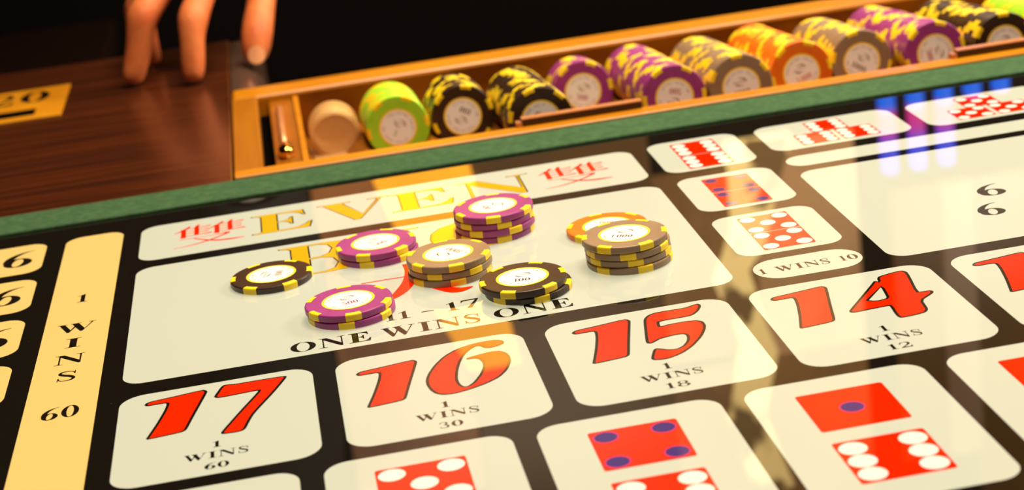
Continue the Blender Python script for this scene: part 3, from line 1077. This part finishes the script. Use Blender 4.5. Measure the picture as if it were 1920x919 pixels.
# thumb
nd('t_b', (-108, 805, 76), 15)
nd('t_k', (-90, 768, 52), 11.5)
nd('t_m', (-95.0, 750, 36), 11.2)
nd('t_i', (-100, 736, 23.0), 12.6)
nd('t_n', (-103, 729.5, 11), 11.6)
nd('t_t', (-105.6, 725, 0.5), 7.4)
chain('elbow', 'forearm', 'wrist', 'palm')
chain('palm', 'i_c', 'i_k', 'i_m', 'i_p', 'i_q', 'i_d', 'i_s', 'i_t')
chain('palm', 'm_c', 'm_k', 'm_m', 'm_p', 'm_q', 'm_d', 'm_s', 'm_t')
chain('palm', 'r_c', 'r_k', 'r_p', 'r_d', 'r_t')
chain('palm', 'l_c', 'l_k', 'l_p', 'l_d', 'l_t')
chain('palm', 't_b', 't_k', 't_m', 't_i', 't_n', 't_t')
me = bpy.data.meshes.new('hand_skeleton')
me.from_pydata(NV, NE, [])
sk = _link('hand_skeleton', me)
md = sk.modifiers.new('skin', 'SKIN')
md.use_smooth_shade = True
for k, d in enumerate(me.skin_vertices[0].data):
    d.radius = (NR[k], NR[k])
    d.use_root = (k == nodes['palm'])
ss = sk.modifiers.new('subsurf', 'SUBSURF')
ss.levels = ss.render_levels = 2
dg = bpy.context.evaluated_depsgraph_get()
hm = bpy.data.meshes.new_from_object(sk.evaluated_get(dg))
bpy.data.objects.remove(sk)
hm.name = 'person'
hm.materials.clear()
hm.materials.append(M['skin'])
person = link('person', hm)
tag(person, "person's right hand in a black sleeve, fingertips and thumb pressed on the dark wood rail", 'person')


def nail(p, out, up, w, h, name='fingernail'):
    """slightly domed nail at p facing out, growing towards up (the tip)"""
    o = Vector(out).normalized()
    u = (Vector(up) - o * Vector(up).dot(o)).normalized()
    s = u.cross(o)
    v, f = [], []
    N = 8
    for j in range(N + 1):
        for i in range(N + 1):
            x, y = i / N * 2 - 1, j / N * 2 - 1
            r = max(abs(x), abs(y))
            q = math.hypot(x, y) or 1
            X, Y = x * r / q * (1 + .0), y * r / q
            X, Y = X * (1.12 if r else 1), Y * 1.05
            d = 1.4 * (1 - X * X * .9)
            c = Vector(p) + s * X * w / 2 + u * Y * h / 2 + o * (d - 1.2)
            v.append(tuple(c))
    for j in range(N):
        for i in range(N):
            f.append((j * (N + 1) + i, j * (N + 1) + i + 1, (j + 1) * (N + 1) + i + 1, (j + 1) * (N + 1) + i))
    return mesh(name, v, f, M['nail'], person, smooth=True)


nail((-103.2, 717.0, 9.0), (-.05, -1, .35), (-.25, -.35, -1), 11.5, 13)


def tube(name, pts, m, parent, n=28):
    """sleeve-like tube through (x, y, z, radius)"""
    s = spline(pts, 5)
    v, f = [], []
    for i, (x, y, z, r) in enumerate(s):
        a, b2 = Vector(s[max(0, i - 1)][:3]), Vector(s[min(len(s) - 1, i + 1)][:3])
        t = (b2 - a).normalized()
        sx = t.cross(Vector((0, 0, 1)))
        sx = sx.normalized() if sx.length > 1e-4 else Vector((1, 0, 0))
        sy = sx.cross(t)
        for k in range(n):
            an = 2 * PI * k / n
            rr = r * (1 + .035 * math.sin(3 * an + i * .7))
            v.append(tuple(Vector((x, y, z)) + sx * rr * math.cos(an) + sy * rr * math.sin(an)))
    for i in range(len(s) - 1):
        for k in range(n):
            f.append((i * n + k, i * n + (k + 1) % n, (i + 1) * n + (k + 1) % n, (i + 1) * n + k))
    f.append(tuple(range((len(s) - 1) * n, len(s) * n)))
    return mesh(name, v, f, m, parent, smooth=True)


tube('shirt_cuff', [(-128, 856, 102, 33), (-128, 872, 111, 34), (-128, 890, 122, 34)], M['cuff'], person)
tube('jacket_sleeve', [(-128, 868, 109, 40), (-129, 905, 132, 44), (-133, 1000, 220, 54), (-140, 1060, 330, 62), (-160, 1100, 480, 72), (-180, 1120, 600, 78)], M['sleeve'], person)
